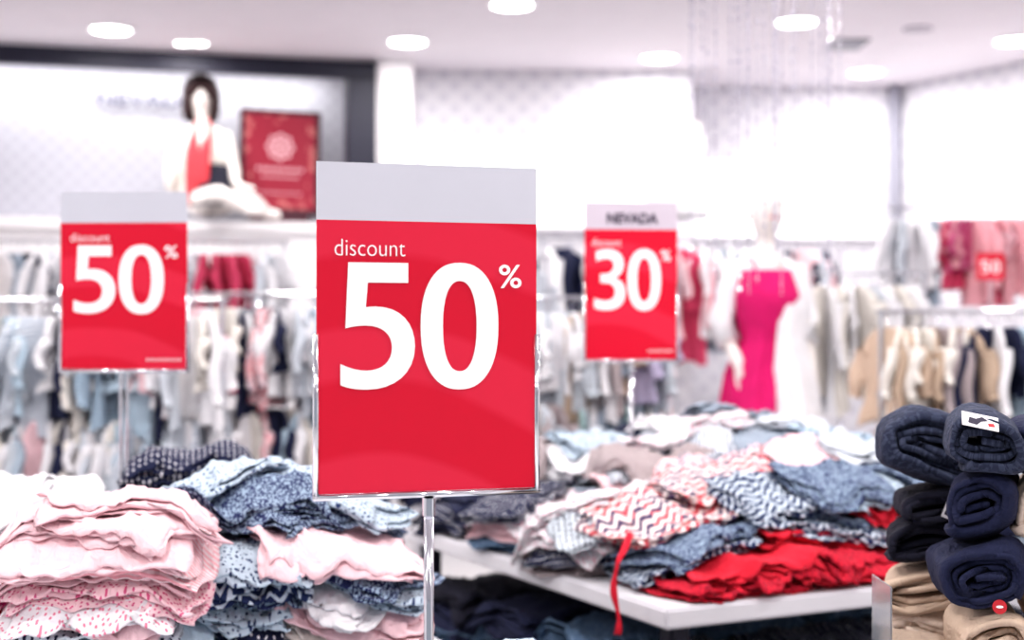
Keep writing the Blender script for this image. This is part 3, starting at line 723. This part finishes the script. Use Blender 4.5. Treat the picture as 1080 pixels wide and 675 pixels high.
o=add('sweater',loft([(.58,0,0,.065,.06),(.54,0,0,.14,.09),(.42,0,-.005,.15,.12),(.28,0,0,.135,.115),(.14,0,0,.155,.14)],48,wave=.03,wn=7,seed=3),F['cream'],parent=e,label='white knitted sweater',smooth=True); solid(o)
for s in(-1,1):
    add('sweater_sleeve',tube([(s*.11,0,.53),(s*.145,-.0,.44),(s*.175,-.02,.31),(s*.175,-.06,.20)],[.052,.050,.046,.04],16),F['cream'],parent=e,smooth=True)
o=add('skirt',loft([(.34,.02,-.0,.145,.13),(.20,.06,-.05,.155,.16),(.08,.11,-.14,.17,.20)],48,wave=.05,wn=8,seed=6),F['black'],parent=e,label='short black skirt',smooth=True); solid(o)
V=[];Fc=[];nn=20
for k,(z,r,ry) in enumerate([(.61,.088,.09),(.67,.105,.10),(.73,.105,.105),(.79,.100,.105),(.85,.078,.09),(.88,.03,.03)]):
    for j in range(nn+1):
        t=math.radians(-54+288*j/nn) if z<.77 else math.radians(-90+360*j/nn)
        V.append((-.01+r*math.cos(t)*(1.03 if j%2 else 1),.005+ry*math.sin(t),z))
    if k:
        for j in range(nn): a=(k-1)*(nn+1)+j; Fc.append((a,a+1,a+nn+2,a+nn+1))
o=add('hair',mesh(V,Fc),hairm,parent=e,smooth=True,label='dark brown bobbed wig'); solid(o,.012)
V=[];Fc=[]
path=[(-.06,-.19,.06),(-.06,-.18,.30),(-.055,-.17,.44),(-.055,-.09,.57),(0,.07,.61),(.055,-.09,.57),(.015,-.17,.44),(.0,-.18,.30),(.0,-.19,.20)]
for i,p in enumerate(path):
    wd=.042; q=Vector(p); V+=[q+Vector((-wd,0,.0)),q+Vector((wd,0,.0))] if i not in(3,4,5) else [q+Vector((0,-.01,-.05)),q+Vector((0,.01,.05))]
    if i: Fc.append((2*i-2,2*i-1,2*i+1,2*i))
o=add('scarf',mesh(V,Fc,'s',[(v[0],v[2]) for v in V]),F['coral'],parent=e,label='long coral knitted scarf',smooth=True); solid(o,.018)
s=o.modifiers.new('s','SUBSURF'); s.levels=2
e=empty('torso_form',(.92,8.0,1.98),label='pale torso form in white top on a stand',cat='mannequin')
add('bust',loft([(.66,0,0,.05,.05),(.60,0,0,.055,.055),(.56,0,0,.15,.08),(.42,0,-.01,.155,.11),(.26,0,0,.115,.09),(.08,0,0,.16,.12)],40,top=True),plastic,parent=e,smooth=True)
o=add('top',loft([(.50,0,0,.165,.10),(.42,0,-.01,.165,.12),(.26,0,0,.13,.105),(.03,0,0,.185,.145)],40,wave=.03,wn=9),F['white'],parent=e,smooth=True); solid(o)
add('stand_pole',tube([(0,0,-1.98),(0,0,.1)],.012,12),chrome,parent=e)

pp=Vector((-1.42,8.66,2.09))
e=empty('framed_poster',pp,(math.radians(-5),math.radians(1.5),.26),label='dark red framed poster with round pale emblem on ledge',cat='poster')
add('foot_block',boxme(-.18,.18,-.02,.03,-.065,0,.003),simple('dark_red_frame',(.05,.004,.015),.6),parent=e)
add('frame',boxme(-.245,.245,-.012,.012,0,.64,.004),bpy.data.materials['dark_red_frame'],parent=e)
m,nt,b=nt_new('dark_red_floral_print'); tc=N(nt,'ShaderNodeTexCoord'); vo=N(nt,'ShaderNodeTexVoronoi'); vo.inputs['Scale'].default_value=16
nt.links.new(tc.outputs['Object'],vo.inputs['Vector']); spx=N(nt,'ShaderNodeSeparateXYZ'); nt.links.new(tc.outputs['Object'],spx.inputs[0])
edge=M(nt,'MAXIMUM',M(nt,'GREATER_THAN',M(nt,'ABSOLUTE',spx.outputs[0]),.165),M(nt,'GREATER_THAN',M(nt,'ABSOLUTE',M(nt,'SUBTRACT',spx.outputs[2],.32)),.235))
nt.links.new(MIX(nt,M(nt,'MULTIPLY',edge,M(nt,'LESS_THAN',vo.outputs['Distance'],.42)),(.27,.004,.028),(.45,.12,.12)),b.inputs['Base Color']); b.inputs['Roughness'].default_value=.6
add('print',boxme(-.215,.215,-.016,-.011,.03,.61),m,parent=e)
ink=simple('pale_pink_ink',(.72,.42,.46),.6)
for r0,r1 in((.062,.08),(.02,.045)):
    V=[];Fc=[]; n=36
    for r in(r0,r1):
        for j in range(n): a=2*math.pi*j/n; rr=r*(1+.1*math.cos(8*a)); V.append((rr*math.cos(a),-.018,.41+rr*math.sin(a)))
    for j in range(n): Fc.append((j,(j+1)%n,n+(j+1)%n,n+j))
    add('emblem_ring',mesh(V,Fc),ink,parent=e)
for z,wd,hh in((.26,.14,.022),(.22,.11,.014),(.12,.13,.010)):
    add('print_line',textme('IIIIIIIIII',-wd,wd,z,z+hh,-.018,.03),ink,parent=e)
e=empty('shop_name_lettering',Vector((-2.08,8.16,2.74))+nrm*.52,(0,0,math.atan2(d.y,d.x)),label='grey shop name letters fixed to alcove wall',cat='sign')
add('letters',textme('NEVADA',-.30,.30,0,.075,-.01,.015),simple('grey_letters',(.09,.09,.14),.5),parent=e)

w=bpy.data.worlds.new('w'); sc.world=w; w.use_nodes=True
w.node_tree.nodes['Background'].inputs[0].default_value=(.86,.90,1,1); w.node_tree.nodes['Background'].inputs[1].default_value=.5
cam=bpy.data.cameras.new('cam'); co=bpy.data.objects.new('camera',cam); COL.objects.link(co)
co.location=(0,0,1.4); co.rotation_euler=(math.radians(90),0,0); cam.lens=50; cam.sensor_width=36; cam.shift_y=.007
cam.dof.use_dof=True; cam.dof.focus_distance=2.15; cam.dof.aperture_fstop=2.5
sc.camera=co
print('VIEW',sc.view_settings.look,len(bpy.data.objects))
